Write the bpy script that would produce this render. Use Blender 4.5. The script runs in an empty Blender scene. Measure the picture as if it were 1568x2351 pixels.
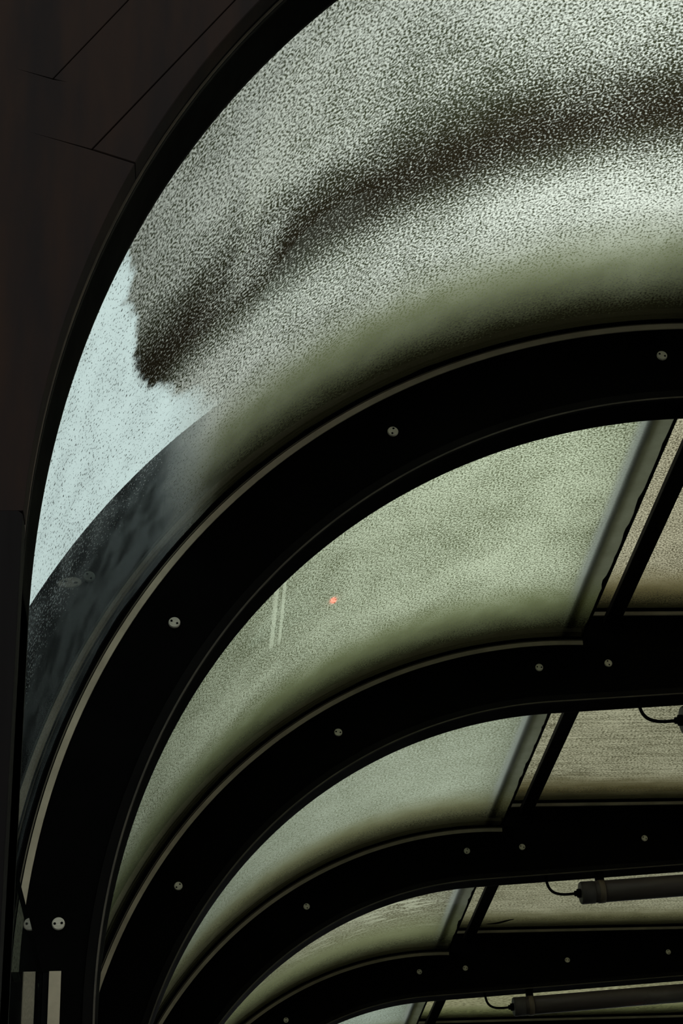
import bpy, bmesh, math, random
from mathutils import Matrix, Vector, noise as mnoise
random.seed(7)
scene = bpy.context.scene
C = scene.collection

# ------------------------------------------------------------------ camera
CAMZ = 1.6
AX = (0.996315, 0.000388, 0.085765)      # world x (across), y (along walkway), z (up)
AD = (-0.073855, -0.504503, 0.860246)    # seen from the camera's right / up / forward axes
AZ = (-0.043602, 0.863410, 0.502615)
cd = bpy.data.cameras.new('camera')
cam = bpy.data.objects.new('camera', cd)
C.objects.link(cam)
rt, up, fw = [Vector((AX[i], AD[i], AZ[i])) for i in range(3)]
m = Matrix.Identity(4)
for i in range(3):
    m[i][0], m[i][1], m[i][2] = rt[i], up[i], -fw[i]
m[2][3] = CAMZ
cam.matrix_world = m
cd.sensor_fit = 'HORIZONTAL'
cd.sensor_width = 36.0
cd.lens = 36.0 * 4100 / 1568
cd.clip_start = 0.02
scene.camera = cam

# ------------------------------------------------------------------ sky
w = bpy.data.worlds.new('overcast_sky')
scene.world = w
w.use_nodes = True
bg = w.node_tree.nodes['Background']
bg.inputs['Color'].default_value = (0.97, 1.0, 0.975, 1)
bg.inputs['Strength'].default_value = 1.3

vs = scene.view_settings
vs.view_transform = 'Standard'
vs.look = 'None'
vs.exposure = 0.0
vs.gamma = 1.0
vs.use_curve_mapping = False


# ------------------------------------------------------------------ materials
class N:
    """small node-graph helper"""
    def __init__(s, name):
        s.m = bpy.data.materials.new(name)
        s.m.use_nodes = True
        s.t = s.m.node_tree
        s.t.nodes.clear()
        s.out = s.t.nodes.new('ShaderNodeOutputMaterial')

    def n(s, kind, props=None, **inp):
        nd = s.t.nodes.new(kind)
        for k, v in (props or {}).items():
            setattr(nd, k, v)
        for k, v in inp.items():
            key = int(k[1:]) if k[0] == '_' and k[1:].isdigit() else k.replace('__', ' ')
            s.set(nd.inputs[key], v)
        return nd

    def set(s, sock, v):
        if isinstance(v, bpy.types.NodeSocket):
            s.t.links.new(v, sock)
        elif isinstance(v, bpy.types.Node):
            s.t.links.new(v.outputs[0], sock)
        else:
            if isinstance(v, tuple) and len(v) == 3 and sock.type == 'RGBA':
                v = (*v, 1)
            sock.default_value = v

    def math(s, op, a, b=0.0, c=0.0, clamp=False):
        return s.n('ShaderNodeMath', {'operation': op, 'use_clamp': clamp}, _0=a, _1=b, _2=c).outputs[0]

    def ss(s, v, a, b, lo=0.0, hi=1.0):
        nd = s.n('ShaderNodeMapRange', {'interpolation_type': 'SMOOTHSTEP'}, _0=v, _1=a, _2=b, _3=lo, _4=hi)
        return nd.outputs[0]

    def mix(s, f, a, b):
        nd = s.n('ShaderNodeMix', {'data_type': 'RGBA'})
        s.set(nd.inputs[0], f); s.set(nd.inputs[6], a); s.set(nd.inputs[7], b)
        return nd.outputs[2]

    def noise(s, vec, scale, detail=2.0, rough=0.5, dist=0.0):
        return s.n('ShaderNodeTexNoise', None, Vector=vec, Scale=scale, Detail=detail, Roughness=rough, Distortion=dist).outputs[0]

    def mapping(s, vec, scale=(1, 1, 1), loc=(0, 0, 0), rot=(0, 0, 0)):
        return s.n('ShaderNodeMapping', None, Vector=vec, Scale=scale, Location=loc, Rotation=rot).outputs[0]

    def done(s, sh):
        s.t.links.new(sh.outputs[0] if isinstance(sh, bpy.types.Node) else sh, s.out.inputs[0])
        return s.m


def paint(name, col, rough=0.5, var=0.25, scale=6.0, spec=0.3, metal=0.0, stretch=(1, 1, 1), col2=None, bump=0.0):
    g = N(name)
    co = g.n('ShaderNodeTexCoord').outputs['Object']
    nz = g.noise(g.mapping(co, stretch), scale, 5.0, 0.6)
    f = g.ss(nz, 0.3, 0.7)
    c2 = col2 or tuple(c * (1 - var) for c in col)
    base = g.mix(f, col, c2)
    p = g.n('ShaderNodeBsdfPrincipled', None, Base__Color=base, Metallic=metal)
    g.set(p.inputs['Roughness'], g.ss(nz, 0.2, 0.8, max(rough - .08, .02), min(rough + .1, 1)))
    g.set(p.inputs['Specular IOR Level'], spec)
    if bump:
        b = g.n('ShaderNodeBump', None, Strength=bump, Distance=0.002, Height=g.noise(co, scale * 25, 3.0))
        g.set(p.inputs['Normal'], b)
    return g.done(p)


M = {}
M['black'] = paint('black_paint', (0.0018, 0.0018, 0.0016), 0.6, 0.4, 5, 0.02)
M['flange'] = paint('black_flange_paint', (0.0042, 0.0037, 0.0030), 0.55, 0.4, 5, 0.05)
M['lit_bead'] = paint('lit_edge_metal', (0.08, 0.068, 0.046), 0.45, 0.5, 9, 0.3)
M['lip'] = paint('dull_glazing_lip', (0.16, 0.14, 0.10), 0.6, 0.4, 9, 0.1)
M['weathered_bolt'] = paint('weathered_bolt_steel', (0.14, 0.14, 0.12), 0.6, 0.4, 30, 0.1)
M['weathered'] = paint('weathered_outer_metal', (0.045, 0.045, 0.038), 0.6, 0.4, 9, 0.1)
M['rubber'] = paint('black_rubber', (0.003, 0.003, 0.003), 0.7, 0.3, 10, 0.05)
M['trim'] = paint('beige_glazing_strip', (0.54, 0.47, 0.33), 0.6, 0.3, 7, 0.25)
M['steel'] = paint('brushed_bolt_steel', (0.66, 0.62, 0.49), 0.45, 0.3, 60, 0.4, 0.0, (1, 1, 8))
M['bronze'] = paint('dark_bronze_cladding', (0.0165, 0.0085, 0.0052), 0.6, 0.0, 3.2, 0.04, 0.0, (3.0, 1, 0.45), (0.0075, 0.0062, 0.0062), 0.08)
M['bronze_low'] = paint('dark_grey_cladding', (0.0040, 0.0034, 0.0034), 0.6, 0.2, 4, 0.04, 0.0, (6, 1, 0.4), None, 0.05)
M['purlin'] = paint('dark_brown_bar_paint', (0.006, 0.0052, 0.004), 0.6, 0.4, 8, 0.05)
M['tube'] = paint('smoky_lamp_tube', (0.085, 0.070, 0.064), 0.3, 0.15, 3, 0.3)
M['tubecap'] = paint('grey_lamp_cap', (0.070, 0.064, 0.062), 0.5, 0.2, 8, 0.3)
M['clamp'] = paint('beige_lamp_clamp', (0.15, 0.12, 0.085), 0.45, 0.2, 12, 0.3)
M['asphalt'] = paint('dark_asphalt', (0.05, 0.05, 0.048), 0.9, 0.4, 3, 0.2, bump=0.3)
M['pave'] = paint('dark_walkway_tiles', (0.045, 0.043, 0.04), 0.7, 0.3, 2, 0.2)
M['concrete'] = paint('added_shade_wall_concrete', (0.05, 0.052, 0.05), 0.85, 0.4, 1.5, 0.2, bump=0.3)
M['leaf'] = paint('dead_leaf', (0.012, 0.009, 0.006), 0.8, 0.4, 20, 0.1)


def clear_mat():
    g = N('glass_outer_face')
    tr = g.n('ShaderNodeBsdfTransparent', None, Color=(0.93, 0.97, 0.94))
    return g.done(tr)


M['clear'] = clear_mat()
M['gedge'] = paint('green_glass_edge', (0.008, 0.012, 0.008), 0.4, 0.3, 10, 0.2)


def glass_mat(name, seed, clean, dirt, film_shade, cover=0.5, contrast=0.16, stripe=0.0, stripe_v=1.15, low_clean=None,
              gscale=150.0, stretch=(1, 1), band=(1.46, 1.76, 2.0), streak=0.0, glint_lines=False, scar=False, amp=1.0, refl=0.9, clear=0.0, end=None):
    """dirty obscured glass: u = metres along the arc / across, v = metres along the walkway inside the bay"""
    g = N(name)
    uv = g.n('ShaderNodeUVMap', {'uv_map': 'metres'}).outputs[0]
    sep = g.n('ShaderNodeSeparateXYZ', None, _0=uv)
    u, v = sep.outputs[0], sep.outputs[1]
    off = g.mapping(uv, (1, 1, 1), (seed * 3.7, seed * 1.9, seed))
    big = g.noise(off, 1.8, 3.0, 0.55)
    mid = g.noise(off, 9.0, 4.0, 0.6)
    gm = g.mapping(off, (stretch[0], stretch[1], 1))
    grain = g.noise(gm, gscale, 1.6, 0.55)
    # where the dirt lies thick: base + large blotches + the band of algae
    c = g.math('ADD', cover, g.math('MULTIPLY', g.math('SUBTRACT', big, 0.5), 0.26))
    c = g.math('ADD', c, g.math('MULTIPLY', g.math('SUBTRACT', mid, 0.5), 0.14))
    st = None
    if stripe > 0:
        dv = g.math('SUBTRACT', g.math('ADD', v, g.math('MULTIPLY', g.math('SUBTRACT', mid, 0.5), 0.10)), stripe_v)
        near = g.ss(dv, -0.40, -0.02)
        far = g.ss(dv, 0.0, 0.24, 1.0, 0.0)
        st = g.math('MULTIPLY', g.math('POWER', near, 1.6), far)
        st = g.math('MULTIPLY', st, g.ss(big, 0.32, 0.5, 0.55, 1.0))
        c = g.math('ADD', c, g.math('MULTIPLY', st, stripe))
    lc = None
    if low_clean is not None:       # the rinsed strip at the foot of the pane
        jag = g.noise(g.mapping(off, (1.0, 1.0, 1)), 7.0, 5.0, 0.65)
        uu = g.math('ADD', u, g.math('MULTIPLY', g.math('SUBTRACT', jag, 0.5), 0.16))
        uu = g.math('SUBTRACT', uu, g.ss(v, 1.05, 1.45, 0.0, 0.19))
        soft = g.ss(v, 1.30, 1.60, 0.012, 0.16)
        lc = g.ss(uu, g.math('SUBTRACT', low_clean, soft), g.math('ADD', low_clean + 0.012, soft), 1.0, 0.0)
        c = g.math('SUBTRACT', c, g.math('MULTIPLY', lc, 0.19))
        if st is not None:
            c = g.math('SUBTRACT', c, g.math('MULTIPLY', g.math('MULTIPLY', st, lc), stripe))
    if glint_lines:                        # two paler lines: a lamp's reflection painted into the dirt
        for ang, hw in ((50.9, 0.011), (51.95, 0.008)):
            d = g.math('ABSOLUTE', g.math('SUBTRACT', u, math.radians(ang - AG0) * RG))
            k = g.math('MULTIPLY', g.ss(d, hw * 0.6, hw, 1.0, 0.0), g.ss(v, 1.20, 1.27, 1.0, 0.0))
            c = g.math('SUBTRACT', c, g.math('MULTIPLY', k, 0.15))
    if scar:                        # torn patches of the dirt film
        tn = g.noise(g.mapping(off, (2.2, 9.0, 1)), 2.6, 4.0, 0.6)
        k = g.math('MULTIPLY', g.ss(tn, 0.57, 0.62), g.ss(v, 1.45, 1.6, 1.0, 0.0))
        c = g.math('SUBTRACT', c, g.math('MULTIPLY', k, 0.40))
    if streak > 0:
        sn = g.noise(g.mapping(off, (2.0, 26.0, 1)), 2.0, 4.0, 0.6)
        c = g.math('ADD', c, g.math('MULTIPLY', g.math('SUBTRACT', sn, 0.5), streak))
    lo = g.math('SUBTRACT', c, contrast)
    hi = g.math('ADD', c, contrast)
    k = g.ss(grain, lo, hi)
    cl = clean
    if lc is not None:
        cl = g.mix(lc, clean, (0.72, 0.83, 0.84))
    dcol = dirt
    if st is not None:
        dcol = g.mix(st, dirt, (0.022, 0.017, 0.009))
    body = g.mix(g.math('MULTIPLY', k, amp, 0, True), dcol, cl)
    if end is not None:             # smooth lapped end under the roof pane
        body = g.mix(g.ss(g.math('ADD', u, g.math('MULTIPLY', g.math('SUBTRACT', grain, 0.5), 0.03)), end - 0.012, end + 0.02, 0.0, 0.85), body, (0.40, 0.43, 0.39))
        body = g.mix(g.ss(g.math('ADD', u, g.math('MULTIPLY', g.math('SUBTRACT', mid, 0.5), 0.02)), end + 0.028, end + 0.05, 0.0, 0.85), body, g.mix(mid, (0.10, 0.10, 0.06), (0.30, 0.32, 0.26)))
    # grime plus the outer fin's blurred shade, painted as olive going to black
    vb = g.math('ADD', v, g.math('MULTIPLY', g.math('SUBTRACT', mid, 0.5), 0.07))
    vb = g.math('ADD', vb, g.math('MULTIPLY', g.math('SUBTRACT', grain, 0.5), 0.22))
    fcol = film_shade
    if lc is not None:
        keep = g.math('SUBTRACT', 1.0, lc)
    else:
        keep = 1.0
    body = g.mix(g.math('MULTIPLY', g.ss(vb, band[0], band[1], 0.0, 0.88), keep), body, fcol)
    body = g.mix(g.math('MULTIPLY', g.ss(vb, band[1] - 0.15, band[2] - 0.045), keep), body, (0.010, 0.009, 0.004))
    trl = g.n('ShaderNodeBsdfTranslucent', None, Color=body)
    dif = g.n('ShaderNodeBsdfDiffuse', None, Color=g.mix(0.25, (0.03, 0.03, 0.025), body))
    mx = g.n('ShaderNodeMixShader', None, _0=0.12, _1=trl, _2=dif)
    see = None
    if lc is not None:
        haze = g.ss(mid, 0.35, 0.7, 0.95, 0.80)
        thr = g.math('ADD', 0.41, g.math('MULTIPLY', g.math('SUBTRACT', mid, 0.5), 0.16))
        thr = g.math('SUBTRACT', thr, g.ss(v, 1.42, 1.72, 0.0, 0.16))
        see = g.math('MULTIPLY', lc, g.math('MULTIPLY', g.ss(grain, g.math('SUBTRACT', thr, 0.09), g.math('ADD', thr, 0.03)), g.math('MAXIMUM', haze, g.ss(v, 1.2, 1.4, 0.0, 0.86))))
    elif clear > 0:
        see = g.ss(grain, 0.40, 0.50, 0.3, clear)
    if see is not None:
        tp = g.n('ShaderNodeBsdfTransparent', None, Color=(0.56, 0.65, 0.66))
        mx = g.n('ShaderNodeMixShader', None, _0=see, _1=mx, _2=tp)
    gl = g.n('ShaderNodeBsdfGlossy', None, Color=(0.92, 0.95, 0.95), Roughness=0.03)
    fr = g.n('ShaderNodeFresnel', None, IOR=1.45)
    wear = g.ss(grain, 0.40, 0.62, 0.75, 1.0)
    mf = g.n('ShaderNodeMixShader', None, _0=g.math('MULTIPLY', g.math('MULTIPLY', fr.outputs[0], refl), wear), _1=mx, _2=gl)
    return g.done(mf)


# ------------------------------------------------------------------ helpers
def link(name, me, mat, parent=None):
    o = bpy.data.objects.new(name, me)
    for mm in (mat if isinstance(mat, (list, tuple)) else [mat]):
        if len(me.materials) < (len(mat) if isinstance(mat, (list, tuple)) else 1):
            me.materials.append(M[mm] if isinstance(mm, str) else mm)
    C.objects.link(o)
    if parent:
        o.parent = parent
    return o


def tag(o, label=None, cat=None, group=None, kind=None):
    for k, v in (('label', label), ('category', cat), ('group', group), ('kind', kind)):
        if v:
            o[k] = v
    return o


def empty(name, loc=(0, 0, 0)):
    o = bpy.data.objects.new(name, None)
    o.empty_display_size = 0.1
    o.location = loc
    C.objects.link(o)
    return o


def copy_tree(o, parent=None):
    c = o.copy()
    C.objects.link(c)
    c.parent = parent
    for ch in list(o.children):
        copy_tree(ch, c)
    return c


def mesh(name, v, f, smooth=False):
    me = bpy.data.meshes.new(name)
    me.from_pydata(v, [], f)
    bm = bmesh.new(); bm.from_mesh(me)
    bmesh.ops.recalc_face_normals(bm, faces=bm.faces)
    bm.to_mesh(me); bm.free()
    if smooth:
        for p in me.polygons:
            p.use_smooth = True
    return me


def bevelled(me, w=0.002, seg=1, ang=0.5):
    bm = bmesh.new(); bm.from_mesh(me)
    es = [e for e in bm.edges if e.is_manifold and e.calc_face_angle(0) > ang]
    bmesh.ops.bevel(bm, geom=es, offset=w, segments=seg, profile=0.5, affect='EDGES', clamp_overlap=True)
    bm.to_mesh(me); bm.free()
    return me


def slab(name, poly, y0, y1):
    """polygon in (x, z) extruded along y"""
    n = len(poly)
    v = [(x, y0, z) for x, z in poly] + [(x, y1, z) for x, z in poly]
    f = [list(range(n)), list(range(2 * n - 1, n - 1, -1))]
    f += [[i, (i + 1) % n, n + (i + 1) % n, n + i] for i in range(n)]
    return mesh(name, v, f)


def ribbon(name, a, b, y0, y1):
    """solid band between two equally long (x, z) paths, extruded from y0 to y1 (numbers or lists)"""
    n = len(a)
    Y0 = y0 if isinstance(y0, list) else [y0] * n
    v, f = [], []
    for i in range(n):
        v += [(a[i][0], Y0[i], a[i][1]), (b[i][0], Y0[i], b[i][1]), (b[i][0], y1, b[i][1]), (a[i][0], y1, a[i][1])]
    for i in range(n - 1):
        for k in range(4):
            f.append([4 * i + k, 4 * i + (k + 1) % 4, 4 * i + 4 + (k + 1) % 4, 4 * i + 4 + k])
    f += [[3, 2, 1, 0], [4 * n - 4, 4 * n - 3, 4 * n - 2, 4 * n - 1]]
    return mesh(name, v, f)


def box(name, x0, x1, y0, y1, z0, z1):
    return slab(name, [(x0, z0), (x1, z0), (x1, z1), (x0, z1)], y0, y1)


def mirror(p):
    return [(2 * CX - x, z) for x, z in p]


def offset(path, d):
    """shift an (x, z) path to its left-hand side by d"""
    r = []
    for i, (x, z) in enumerate(path):
        x0, z0 = path[max(i - 1, 0)]
        x1, z1 = path[min(i + 1, len(path) - 1)]
        tx, tz = x1 - x0, z1 - z0
        L = math.hypot(tx, tz)
        r.append((x - tz / L * d, z + tx / L * d))
    return r


def tube(name, pts, rad, seg=10, caps=True):
    v, f = [], []
    n = len(pts)
    R = rad if isinstance(rad, list) else [rad] * n
    for i, p in enumerate(pts):
        p = Vector(p)
        t = (Vector(pts[min(i + 1, n - 1)]) - Vector(pts[max(i - 1, 0)])).normalized()
        s = t.cross(Vector((0, 1, 0)))
        if s.length < 1e-3:
            s = t.cross(Vector((1, 0, 0)))
        s.normalize(); q = t.cross(s)
        for k in range(seg):
            a = 2 * math.pi * k / seg
            v.append(tuple(p + (s * math.cos(a) + q * math.sin(a)) * R[i]))
    for i in range(n - 1):
        for k in range(seg):
            f.append([i * seg + k, i * seg + (k + 1) % seg, (i + 1) * seg + (k + 1) % seg, (i + 1) * seg + k])
    if caps:
        f += [list(range(seg - 1, -1, -1)), [(n - 1) * seg + k for k in range(seg)]]
    me = mesh(name, v, f)
    for p in me.polygons:
        p.use_smooth = len(p.vertices) == 4
    return me


# ------------------------------------------------------------------ dimensions (metres, z above floor)
Z = CAMZ
S = 2.0                       # spacing of the arches
Y0 = 1.953                    # near face of the portal arch
NR = 9                        # arches
W = 0.09                      # thickness of an arch along the walkway
CX = 3.04                     # centre line of the canopy
OC = (1.42, 1.108 + Z)        # centre of the outer curve
IC = (1.4346, 1.0297 + Z)     # centre of the inner curve
RI = 1.636
ZSTEP = 1.134 + Z             # top of the upright side panes
XSTEP = 1.487                  # where the flat roof panes begin
ZR = 3.02 + Z                 # top of the straight beam
SL = 0.057


def arc(c, r, a0, a1, n):
    """angles in degrees from the left horizontal, turning over the top"""
    return [(c[0] - r * math.cos(math.radians(a0 + (a1 - a0) * i / n)),
             c[1] + r * math.sin(math.radians(a0 + (a1 - a0) * i / n))) for i in range(n + 1)]


def left_inner():
    p = [(IC[0] - RI, 0.0)] + arc(IC, RI, 0, 90 - math.degrees(SL), 72)
    x, z = p[-1]
    p.append((CX, z + SL * (CX - x)))
    return p


def ang_at_z(r, z):
    return math.degrees(math.asin((z - OC[1]) / r))


def ang_at_x(r, x):
    return 90 + math.degrees(math.asin((x - OC[0]) / r))


RT0, RT1 = 1.792, 1.808       # beige strip
RG, TG = 1.826, 0.010         # glass


def full(pl):
    r = mirror(pl)[::-1]
    return pl + (r[1:] if abs(pl[-1][0] - CX) < 1e-6 else r)


AG0 = ang_at_z(RG, ZSTEP - 0.012)
INNER = full(left_inner())
XW = -0.305                   # outer face of the upright column
a0 = ang_at_z(RT0, ZSTEP)
OUT = full([(XW, 0.0), (XW, ZSTEP)] + arc(OC, RT0, a0, ang_at_x(RT0, XSTEP), 72) + [(XSTEP, ZR), (CX, ZR)])


# ------------------------------------------------------------------ the setting
def struct(name, me, mat, label=None):
    o = link(name, me, mat)
    o['kind'] = 'structure'
    if label:
        o['label'] = label
    return o


YE = Y0 + S * (NR - 1) + W
struct('ground', box('ground', -60, 66, -60, 90, -0.5, -0.12), 'asphalt', 'dark asphalt ground around the covered walkway')
fl = struct('floor', box('floor', -0.9, 2 * CX + 0.9, -4, YE + 6, -0.12, 0.0), 'pave', 'dark walkway floor under the arched canopy')
struct('wall_shade_left', box('wall_shade_left', -1.85, -1.6, Y0 - 0.2, YE + 4, -0.12, 3.6 + Z), 'concrete', 'unseen dark weathered concrete wall added outside the canopy to shade its lower panes')  # added out of view to keep sky light off the lower left panes


# ------------------------------------------------------------------ an arch
def bolt_mesh():
    r, h, n = 0.0145, 0.006, 24
    prof = [(r, 0), (r, -h * 0.6), (r * 0.88, -h), (0, -h)]
    v, f = [], []
    for (rr, y) in prof[:-1]:
        for k in range(n):
            a = 2 * math.pi * k / n
            v.append((rr * math.cos(a), y, rr * math.sin(a)))
    for i in range(2):
        for k in range(n):
            f.append([i * n + k, i * n + (k + 1) % n, (i + 1) * n + (k + 1) % n, (i + 1) * n + k])
    f.append([2 * n + k for k in range(n)])
    f.append([k for k in range(n - 1, -1, -1)])
    me = mesh('bolt_head', v, f)
    return me


def hole_mesh():
    n, r = 12, 0.0030
    v = [(r * math.cos(2 * math.pi * k / n), y, r * math.sin(2 * math.pi * k / n)) for y in (0, -0.0006) for k in range(n)]
    f = [[k, (k + 1) % n, n + (k + 1) % n, n + k] for k in range(n)] + [list(range(n - 1, -1, -1)), list(range(n, 2 * n))]
    return mesh('bolt_pin_hole', v, f)


BOLT, HOLE = bolt_mesh(), hole_mesh()
BOLT_OUT = bolt_mesh()
BOLT_OUT.materials.append(M['weathered_bolt'])
BOLT.materials.append(M['steel']); HOLE.materials.append(M['rubber'])
BL = [(1.302, 2.807), (0.541, 2.555), (-0.033, 1.993), (-0.293 + 0.004, 1.241), (1.565, 2.822), (2.155, 2.855), (2.746, 2.889), (-0.252, 0.55), (-0.252, -0.1)]
for a in (31.35, 58.7, 4.5, 86):
    BL.append((OC[0] - 1.949 * math.cos(math.radians(a)), OC[1] - Z + 1.949 * math.sin(math.radians(a))))
BOLTS = [(x, z + Z) for x, z in BL] + [(2 * CX - x, z + Z) for x, z in BL]


def rot_for(seed):
    return random.Random(seed).uniform(0, math.pi)


def put_bolts(root, seed):
    for i, (x, z) in enumerate(BOLTS):
        b = bpy.data.objects.new('bolt', BOLT); C.objects.link(b); b.parent = root
        b.location = (x, 0, z)
        b.rotation_euler = (0, rot_for(seed * 100 + i), 0)
        b['label'] = 'round steel bolt head with two pin holes'
        if i % len(BL) >= 9:
            b.data = BOLT_OUT
            b['label'] = 'weathered bolt head outside the glass'
        for s in (-1, 1):
            h = bpy.data.objects.new('pin_hole', HOLE); C.objects.link(h); h.parent = b
            h.location = (s * 0.0078, -0.006, 0)


def sealant_y(path, seed, base=0.004, amp=0.03, freq=2.2):
    out, s = [], 0.0
    for i, (x, z) in enumerate(path):
        if i:
            s += math.hypot(x - path[i - 1][0], z - path[i - 1][1])
        k = mnoise.fractal(Vector((s * freq, seed * 5.3, 0.0)), 0.8, 2.0, 4)
        out.append(-(base + max(0.0, k) * amp))
    return out


AT0, AT1 = ang_at_z(RT1, ZSTEP), ang_at_x(RT1, 1.478)


def make_arch(seed):
    root = empty('arch_rib')
    link('web', slab('arch_web', OUT + INNER[::-1], 0, W), 'black', root)
    # inner flange, a little proud of the web, with a lighter strip painting in its lit front edge
    inn = INNER
    link('inner_flange', ribbon('arch_flange', inn, offset(inn, 0.028), -0.006, W + 0.006), 'flange', root)
    link('lit_edge_strip', ribbon('arch_lit_edge', offset(inn, 0.001), offset(inn, 0.0055), -0.0085, -0.0058), 'lit_bead', root)
    # outer cap above the glass
    for mir in (False, True):
        fx = mirror if mir else (lambda p: p)
        ca = arc(OC, RG + TG + 0.002, ang_at_z(RG, ZSTEP - 0.015), ang_at_x(RG, 1.39), 60)
        cb = arc(OC, 2.035, ang_at_z(RG, ZSTEP - 0.015), ang_at_x(RG, 1.39), 60)
        link('outer_cap', ribbon('arch_cap', fx(ca), fx(cb), 0, W), 'black', root)
        oa, ob = arc(OC, 1.852, AT0, AT1, 60), arc(OC, 1.868, AT0, AT1, 60)
        link('outer_glazing_strip', ribbon('outer_trim', fx(oa), fx(ob), -0.004, -0.0002), 'weathered', root)
        p = arc(OC, RT0, AT0, AT1, 72)
        q = arc(OC, RT1, AT0, AT1, 72)
        link('glazing_strip', ribbon('arch_trim', fx(p), fx(q), -0.004, W), 'trim', root)
        g2 = arc(OC, RG - 0.001, AT0, AT1, 72)
        link('gasket', ribbon('arch_gasket', fx(q), fx(g2), 0.004, W), 'rubber', root)
        link('glazing_lip', ribbon('arch_lip', fx(arc(OC, 1.8115, AT0, AT1, 72)), fx(arc(OC, 1.8145, AT0, AT1, 72)), 0.0005, 0.0038), 'lip', root)
        # ragged black sealant smeared on the glass in front of the arch
        sp = arc(OC, RG - 0.004, AT0, AT1, 260)
        sq = arc(OC, RG - 0.0006, AT0, AT1, 260)
        link('sealant', ribbon('arch_sealant', fx(sp), fx(sq), sealant_y(sp, seed), 0.004), 'rubber', root)
        # upright side strip
        link('glazing_strip', ribbon('side_trim', fx([(-0.305, 0.05), (-0.305, ZSTEP)]), fx([(-0.279, 0.05), (-0.279, ZSTEP)]), -0.004, -0.0002), 'trim', root)
        link('gasket', ribbon('side_gasket', fx([(-0.319, 0.05), (-0.319, ZSTEP)]), fx([(-0.305, 0.05), (-0.305, ZSTEP)]), 0.002, W), 'rubber', root)
        link('outer_cap', ribbon('side_cap', fx([(-0.62, 0.0), (-0.62, ZSTEP - 0.02)]), fx([(-0.332, 0.0), (-0.332, ZSTEP - 0.02)]), 0, W), 'black', root)
    XL, XR = 1.490, 2 * CX - 1.490
    link('glazing_strip', ribbon('roof_trim', [(XL, ZR + 0.003), (XR, ZR + 0.003)], [(XL, ZR + 0.017), (XR, ZR + 0.017)], -0.004, W), 'trim', root)
    link('gasket', ribbon('roof_gasket', [(XL, ZR + 0.017), (XR, ZR + 0.017)], [(XL, ZR + 0.034), (XR, ZR + 0.034)], -0.002, W), 'rubber', root)
    link('outer_cap', ribbon('roof_cap', [(1.386, ZR + 0.048), (2 * CX - 1.386, ZR + 0.048)], [(1.386, ZR + 0.25), (2 * CX - 1.386, ZR + 0.25)], 0, W), 'black', root)
    return root


proto = make_arch(1)
ordn = ['first', 'second', 'third', 'fourth', 'fifth', 'sixth', 'seventh', 'eighth', 'ninth']
arches = []
for k in range(NR):
    a = proto if k == 0 else copy_tree(proto)
    arches.append(a)
for k, a in enumerate(arches):
    a.location = (0, Y0 + S * k, 0)
    put_bolts(a, k)
    if k == 0:
        a.name = 'portal_arch'
        tag(a, 'nearest arch, faced with dark bronze sheet panels, along the left edge', 'arch')
    else:
        extra = {1: 'the largest arch', 2: 'its cable dropping at the right edge', 3: 'with the upper grey tube lamp under it',
                 4: 'with the lower grey tube lamp under it', 5: 'just rising over the bottom edge'}.get(k, 'far down the walkway')
        tag(a, '%s black steel arch behind the bronze portal, %s' % (ordn[k - 1], extra), 'arch', 'black arches of the canopy')

# ------------------------------------------------------------------ bronze cladding of the portal
po = arches[0]
YF, YB = -0.055, -0.020


def pz(l):
    return [(x, z + Z) for x, z in l]


def inner_between(z0, z1, n=40):
    """left inner curve from height z0 up to z1 (camera-relative), pulled in 1 mm"""
    p = []
    for i in range(n + 1):
        z = z0 + Z + (z1 - z0) * i / n
        if z <= IC[1]:
            p.append((IC[0] - RI, z))
        else:
            p.append((IC[0] - math.sqrt(RI * RI - (z - IC[1]) ** 2), z))
    return p


def clad(poly, mat='bronze', yf=YF):
    me = bevelled(slab('cladding_sheet', poly, yf, YB), 0.0012, 1, 0.6)
    o = link('cladding_panel', me, mat, po)
    return o


def seam1(t): return (-0.19 + 0.107 * t, 1.82 + 0.164 * t)
def seam2(t): return (-0.132 + 0.205 * t, 1.69 + 0.299 * t)


XO = -0.95
G = 0.0008
up_arc = arc(IC, RI, 0, 90 - math.degrees(SL), 160)
s1a, s1b = seam1(0), seam1(5.5)
s2a, s2b = seam2(0), seam2(2.6)
# the big sheet with its slanted saw cuts and short cross joints
din = inner_between(1.110 + G, 1.6665 - G, 40)
clad([(XO, 1.110 + G + Z)] + din + pz([
    (s2a[0], s2a[1] - G), (-0.221, 1.721), (s2a[0] - G, s2a[1] + G), (s2b[0] - G, s2b[1]),
    (s1b[0] + G, s1b[1]), (s1a[0] + G, s1a[1] + G * 0.5), (-0.179, 1.817), (s1a[0], s1a[1] - G), (-0.244, 1.839),
    (s1a[0] - G, s1a[1] + G), (s1b[0] - G * 1.5, s1b[1] + G), (s1b[0], 3.5), (XO, 3.5)]))
# slim piece between the second cut and the curve
cin = inner_between(1.6665 + G, 2.36, 60)
clad(pz([(s2a[0] + G, s2a[1] + G * 0.5)]) + cin + pz([(seam2(2.42)[0] + G, seam2(2.42)[1])]))
# E: lower upright sheet, a finger wider than the column
clad([(XO, 0.0), (IC[0] - RI + 0.002, 0.0), (IC[0] - RI + 0.002, 1.110 + Z - 0.006), (IC[0] - RI - 0.004, 1.110 + Z - G), (XO, 1.110 + Z - G)], 'bronze_low', YF - 0.004)
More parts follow.
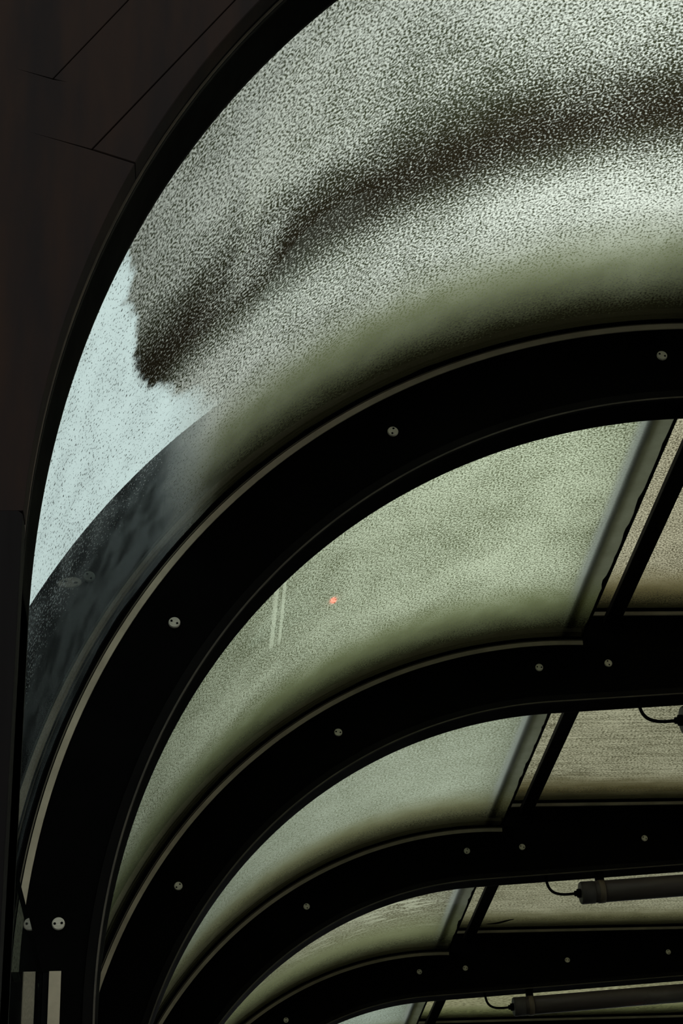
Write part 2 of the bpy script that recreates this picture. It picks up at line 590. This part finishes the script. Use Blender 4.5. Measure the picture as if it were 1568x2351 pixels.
# F: sheets over the crown, to the centre line, then the far half
f_in = [p for p in up_arc if p[1] > 2.365 + Z]
half = pz([(seam2(2.42)[0] + 2 * G, seam2(2.42)[1] + G)]) + f_in + [(CX - G, left_inner()[-1][1]), (CX - G, 3.5 + Z), (s1b[0] + G, 3.5 + Z)] + pz([(s1b[0] + G, s1b[1] + 2 * G), (s2b[0], s2b[1] + G)])
clad(half)
clad(mirror(half))
rside = [(XO, 1.110 + G + Z)] + inner_between(1.110 + G, 2.36, 90) + pz([(s2b[0], s2b[1]), (s1b[0] - G, s1b[1]), (s1b[0] - G, 3.5), (XO, 3.5)])
clad(mirror(rside))
clad(mirror([(XO, 0.0), (IC[0] - RI, 0.0), (IC[0] - RI, 1.110 + Z - G), (XO, 1.110 + Z - G)]), 'bronze_low')
bk = offset(INNER, 0.004)
link('backing_board', slab('portal_backing', [(XO + 0.01, 0), (XO + 0.01, 3.49 + Z), (2 * CX - XO - 0.01, 3.49 + Z), (2 * CX - XO - 0.01, 0)] + bk[::-1], YB, -0.0088), 'black', po)


# ------------------------------------------------------------------ glass
def shell(name, path, y0, y1, v0):
    """pane following an (x, z) path; first face set looks into the walkway; UV in metres"""
    n = len(path)
    out = offset(path, TG)
    s = [0.0]
    for i in range(1, n):
        s.append(s[-1] + math.hypot(path[i][0] - path[i - 1][0], path[i][1] - path[i - 1][1]))
    v = [(x, y, z) for y in (y0, y1) for x, z in path] + [(x, y, z) for y in (y0, y1) for x, z in out]
    v += v                      # the rim gets its own vertices so the curved faces shade cleanly
    q = 4 * n
    f, mi = [], []
    for i in range(n - 1):
        f.append([i, n + i, n + i + 1, i + 1]); mi.append(0)
        f.append([2 * n + i, 2 * n + i + 1, 3 * n + i + 1, 3 * n + i]); mi.append(1)
        f.append([q + i, q + 2 * n + i, q + 2 * n + i + 1, q + i + 1]); mi.append(2)
        f.append([q + n + i, q + n + i + 1, q + 3 * n + i + 1, q + 3 * n + i]); mi.append(2)
    f.append([q, q + n, q + 3 * n, q + 2 * n]); mi.append(2)
    f.append([q + n - 1, q + 3 * n - 1, q + 4 * n - 1, q + 2 * n - 1]); mi.append(2)
    me = bpy.data.meshes.new(name)
    me.from_pydata(v, [], f)
    me.polygons.foreach_set('material_index', mi)
    ul = me.uv_layers.new(name='metres')
    for p in me.polygons:
        for li in p.loop_indices:
            k = me.loops[li].vertex_index
            ul.data[li].uv = (s[k % n], v[k][1] - y0 + v0)
        p.use_smooth = p.material_index < 2
    me.update()
    return me


AG1 = ang_at_x(RG, 1.481)
U33 = math.radians(33.0 - AG0) * RG
PATH_C = arc(OC, RG, AG0, AG1, 110)
PATH_W = [(-0.320, 0.02), (-0.320, ZSTEP * 0.5), (-0.320, ZSTEP)]
ZG = ZR + 0.036
PATH_R = [(1.385 + (2 * CX - 2.77) * i / 4, ZG) for i in range(5)]

CUR = [  # per bay: clean colour, dirt colour, film and fin-shade colour, options
    dict(clean=(0.98, 1.0, 0.93), dirt=(0.060, 0.070, 0.033), film_shade=(0.22, 0.24, 0.125), cover=0.475, contrast=0.17, stripe=0.19, low_clean=U33),
    dict(clean=(0.68, 0.73, 0.56), dirt=(0.095, 0.108, 0.048), film_shade=(0.165, 0.185, 0.085), cover=0.49, contrast=0.19, glint_lines=True),
    dict(clean=(0.47, 0.51, 0.41), dirt=(0.16, 0.175, 0.11), film_shade=(0.17, 0.165, 0.08), cover=0.49, contrast=0.24, gscale=110, streak=0.16),
    dict(clean=(0.42, 0.42, 0.31), dirt=(0.11, 0.10, 0.06), film_shade=(0.17, 0.18, 0.09), cover=0.50, contrast=0.22, gscale=80, streak=0.25, scar=True, band=(1.1, 1.72, 2.0)),
    dict(clean=(0.42, 0.48, 0.42), dirt=(0.17, 0.19, 0.14), film_shade=(0.17, 0.18, 0.10), cover=0.48, contrast=0.25, gscale=90, streak=0.12),
]
ROO = [
    dict(clean=(0.52, 0.47, 0.34), dirt=(0.08, 0.068, 0.038), film_shade=(0.15, 0.12, 0.045), cover=0.49, contrast=0.19),
    dict(clean=(0.52, 0.47, 0.34), dirt=(0.08, 0.068, 0.038), film_shade=(0.15, 0.12, 0.045), cover=0.49, contrast=0.19),
    dict(clean=(0.40, 0.375, 0.265), dirt=(0.075, 0.068, 0.038), film_shade=(0.10, 0.08, 0.03), cover=0.50, contrast=0.20, gscale=140, stretch=(0.7, 1.0), streak=0.5),
    dict(clean=(0.37, 0.35, 0.245), dirt=(0.09, 0.082, 0.048), film_shade=(0.12, 0.11, 0.05), cover=0.50, contrast=0.22, gscale=120, stretch=(0.7, 1.0), streak=0.45),
    dict(clean=(0.36, 0.34, 0.21), dirt=(0.13, 0.12, 0.065), film_shade=(0.14, 0.15, 0.06), cover=0.50, contrast=0.22, gscale=70, stretch=(0.5, 1.0), streak=0.2),
]
wall_glass = glass_mat('dirty_side_glass', 40, (0.10, 0.13, 0.12), (0.02, 0.025, 0.02), (0.02, 0.025, 0.02), 0.5, 0.2, refl=1.0, clear=0.9)
bayname = ['nearest bay, with a brown algae band', 'second bay', 'third bay', 'fourth bay', 'fifth bay', 'sixth bay', 'seventh bay', 'eighth bay']
for k in range(NR - 1):
    ya, yb, v0 = Y0 + S * k + W * 0.5 + 0.002, Y0 + S * (k + 1) + W * 0.5 - 0.002, W * 0.5 + 0.002
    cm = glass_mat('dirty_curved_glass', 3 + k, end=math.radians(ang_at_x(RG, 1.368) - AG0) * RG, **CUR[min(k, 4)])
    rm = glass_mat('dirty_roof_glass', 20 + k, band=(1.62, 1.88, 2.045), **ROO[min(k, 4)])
    for mir in (False, True):
        fx = (lambda p: mirror(p)[::-1]) if mir else (lambda p: p)
        # curved pane (mirrored panes get their arc length measured from the same end)
        pc = shell('curved_pane', fx(PATH_C), ya, yb, v0)
        root = empty('curved_glass_panel', (0, 0, 0))
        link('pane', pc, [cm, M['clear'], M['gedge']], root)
        es = arc(OC, RG + TG, ang_at_x(RG + TG, 1.392), ang_at_x(RG + TG, 1.420), 2)
        eo = arc(OC, RG + TG + 0.012, ang_at_x(RG + TG, 1.392), ang_at_x(RG + TG, 1.420), 2)
        link('edge_seal', ribbon('edge_seal', (mirror if mir else (lambda p: p))(es), (mirror if mir else (lambda p: p))(eo), ya, yb), 'rubber', root)
        ep = [ya + (yb - ya) * i / 60 for i in range(61)]
        tv, tf = [], []
        for i, yy in enumerate(ep):
            ww = 0.010 + 0.012 * max(0, mnoise.fractal(Vector((yy * 9, k * 3.1 + mir, 0)), 0.8, 2.0, 4))
            for xx, rr in ((1.484 - ww, RG - 0.0005), (1.484, RG - 0.0005), (1.484, RG - 0.0035), (1.484 - ww, RG - 0.0035)):
                tv.append((2 * CX - xx if mir else xx, yy, OC[1] + math.sqrt(rr * rr - (xx - OC[0]) ** 2)))
            if i:
                tf += [[4 * i - 4 + q, 4 * i - 4 + (q + 1) % 4, 4 * i + (q + 1) % 4, 4 * i + q] for q in range(4)]
        tf += [[0, 1, 2, 3], [243, 242, 241, 240]]
        link('edge_tape', mesh('edge_tape', tv, tf), 'rubber', root)
        side = 'on the far right side' if mir else 'on the left curve'
        if mir:
            lab = 'dirty curved glass pane %s of the %s' % (side, ['first bay', 'second bay', 'third bay', 'fourth bay', 'fifth bay', 'sixth bay', 'seventh bay', 'eighth bay'][k])
        else:
            lab = ['large speckled curved glass pane with a dark brown algae band, top of the photo',
                   'green speckled curved glass pane between first and second black arches, with pale reflected lines painted in',
                   'pale grey-green curved glass pane between second and third black arches',
                   'brownish curved glass pane with torn white patches between third and fourth black arches',
                   'small pale curved glass pane between fourth and fifth black arches at the bottom edge'][k] if k < 5 else 'dirty curved glass pane on the left of the %s' % bayname[k]
        tag(root, lab, 'glass panel', 'curved glass panes')
        ws = shell('side_pane', fx(PATH_W), ya, yb, v0)
        o = link('side_glass_panel', ws, [wall_glass, M['clear'], M['gedge']])
        tag(o, 'dark upright side glass pane %s of the %s' % ('on the right' if mir else 'on the left', bayname[k].split(',')[0]), 'glass panel', 'upright side panes')
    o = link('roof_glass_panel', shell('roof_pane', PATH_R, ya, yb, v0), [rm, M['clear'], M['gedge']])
    tag(o, ['flat roof glass pane of the nearest bay, right of the curve',
            'brown speckled flat roof glass pane between first and second black arches',
            'brown streaked flat roof glass pane between second and third black arches',
            'flat roof glass pane with a dead leaf between third and fourth black arches',
            'yellowish flat roof glass pane between fourth and fifth black arches'][k] if k < 5 else 'flat roof glass pane of the %s' % bayname[k], 'glass panel', 'flat roof panes')
    for mir in (False, True):
        x0, x1 = 1.566, 1.628
        if mir:
            x0, x1 = 2 * CX - x1, 2 * CX - x0
        me = bevelled(box('roof_bar', x0, x1, Y0 + S * k + W, Y0 + S * (k + 1), 2.983 + Z, 3.008 + Z), 0.003, 2)
        o = link('roof_bar', me, 'purlin')
        tag(o, 'slim dark bar under the flat roof glass %s the %s' % ('on the right of' if mir else 'left end of', bayname[k].split(',')[0] if k == 0 else bayname[k]), 'bar', 'roof bars between arches')


# ------------------------------------------------------------------ tube lamps under the arches
def make_lamp():
    root = empty('tube_lamp')
    L, R = 1.15, 0.0525
    tilt = lambda x: SL * x
    P = lambda x, dz=0.0: (x, 0.0, tilt(x) + dz)
    link('tube', tube('lamp_tube', [P(0.062), P(L - 0.062)], R * 0.965, 32), 'tube', root)
    for x0, x1, xe in ((0.0, 0.064, 0.006), (L, L - 0.064, L - 0.006)):
        link('end_cap', tube('lamp_cap', [P(x0), P(xe), P(x1)], [R * 0.93, R, R], 32), 'tubecap', root)
    for x in (0.098, L - 0.098):
        c = link('clamp', tube('lamp_clamp', [P(x - 0.014), P(x + 0.014)], R * 1.03, 32), 'clamp', root)
        c['label'] = 'beige clamp ring'
        link('bracket', bevelled(box('lamp_bracket', x - 0.02, x + 0.02, -0.014, 0.014, tilt(x) + R * 0.9, tilt(x) + 0.092), 0.003, 1), 'flange', root)
    link('cable_gland', tube('lamp_gland', [P(-0.028), P(-0.016), P(-0.015), P(0.002)], [0.013, 0.013, 0.021, 0.021], 14), 'rubber', root)
    pts = []
    a, b, c, d = Vector((-0.155, 0, 0.079)), Vector((-0.155, 0, 0.0)), Vector((-0.115, 0, -0.012)), Vector((-0.024, 0, -0.0013))
    for i in range(17):
        t = i / 16
        pts.append(tuple(a * (1 - t) ** 3 + b * 3 * t * (1 - t) ** 2 + c * 3 * t * t * (1 - t) + d * t ** 3))
    link('cable', tube('lamp_cable', pts, 0.0068, 8), 'rubber', root)
    return root


lamp0 = make_lamp()
for i, k in enumerate((2, 3, 4)):
    l = lamp0 if i == 0 else copy_tree(lamp0)
    l.location = (1.828, Y0 + S * k + W * 0.5, 2.609 + Z)
    tag(l, ['grey tube lamp cut by the right edge, under the second black arch',
            'grey tube lamp with curved cable under the third black arch',
            'lowest grey tube lamp with curved cable, under the fourth black arch'][i], 'lamp', 'tube lamps under the arches')

# ------------------------------------------------------------------ red signal lamp down the walkway, mirrored in the curved glass
def emit(name, col, st):
    g = N(name)
    return g.done(g.n('ShaderNodeEmission', None, Color=col, Strength=st))


M['redlens'] = emit('lit_red_lens', (1.0, 0.10, 0.06), 14.0)
sx, sy, sz = 3.142, 10.444, 1.834 + Z
sg = empty('signal_lamp', (sx, sy, 0))
tag(sg, 'small red signal lamp on a post, mirrored as red spot in the glass', 'lamp')
link('post', tube('signal_post', [(0, 0.06, 0), (0, 0.06, sz - 0.05)], 0.03, 12), 'black', sg)
link('base_plate', bevelled(box('signal_base', -0.1, 0.1, -0.04, 0.16, 0.0, 0.015), 0.003), 'black', sg)
link('housing', bevelled(box('signal_housing', -0.06, 0.06, 0.0, 0.1, sz - 0.08, sz + 0.08), 0.008, 2), 'black', sg)
link('lens', tube('signal_lens', [(0, 0.0, sz), (0, -0.012, sz), (0, -0.02, sz)], [0.017, 0.016, 0.008], 20), 'redlens', sg)

# ------------------------------------------------------------------ dead leaf stuck under the roof pane of the fourth bay
lf, ff = [], []
for i in range(13):
    t = i / 12
    wv = 0.016 * math.sin(math.pi * t) ** 0.7 + 0.0008
    cx, cy, cz = (t - 0.5) * 0.16, 0.012 * math.sin(t * 5), 0.004 + 0.006 * t * t
    lf += [(cx, cy - wv, cz + 0.003), (cx, cy, cz), (cx, cy + wv, cz + 0.003), (cx, cy, cz + 0.0015)]
    if i:
        a, b = 4 * i - 4, 4 * i
        ff += [[a, a + 1, b + 1, b], [a + 1, a + 2, b + 2, b + 1], [a + 2, a + 3, b + 3, b + 2], [a + 3, a, b, b + 3]]
ff += [[3, 2, 1, 0], [48, 49, 50, 51]]
lo = link('dead_leaf', mesh('dead_leaf', lf, ff), 'leaf')
lo.location = (1.769, Y0 + S * 4 - 0.109, ZG - 0.0137)
lo.rotation_euler = (0, 0, -0.3)
tag(lo, 'dark dead leaf stuck to the flat roof glass beside the slim bar', 'leaf')
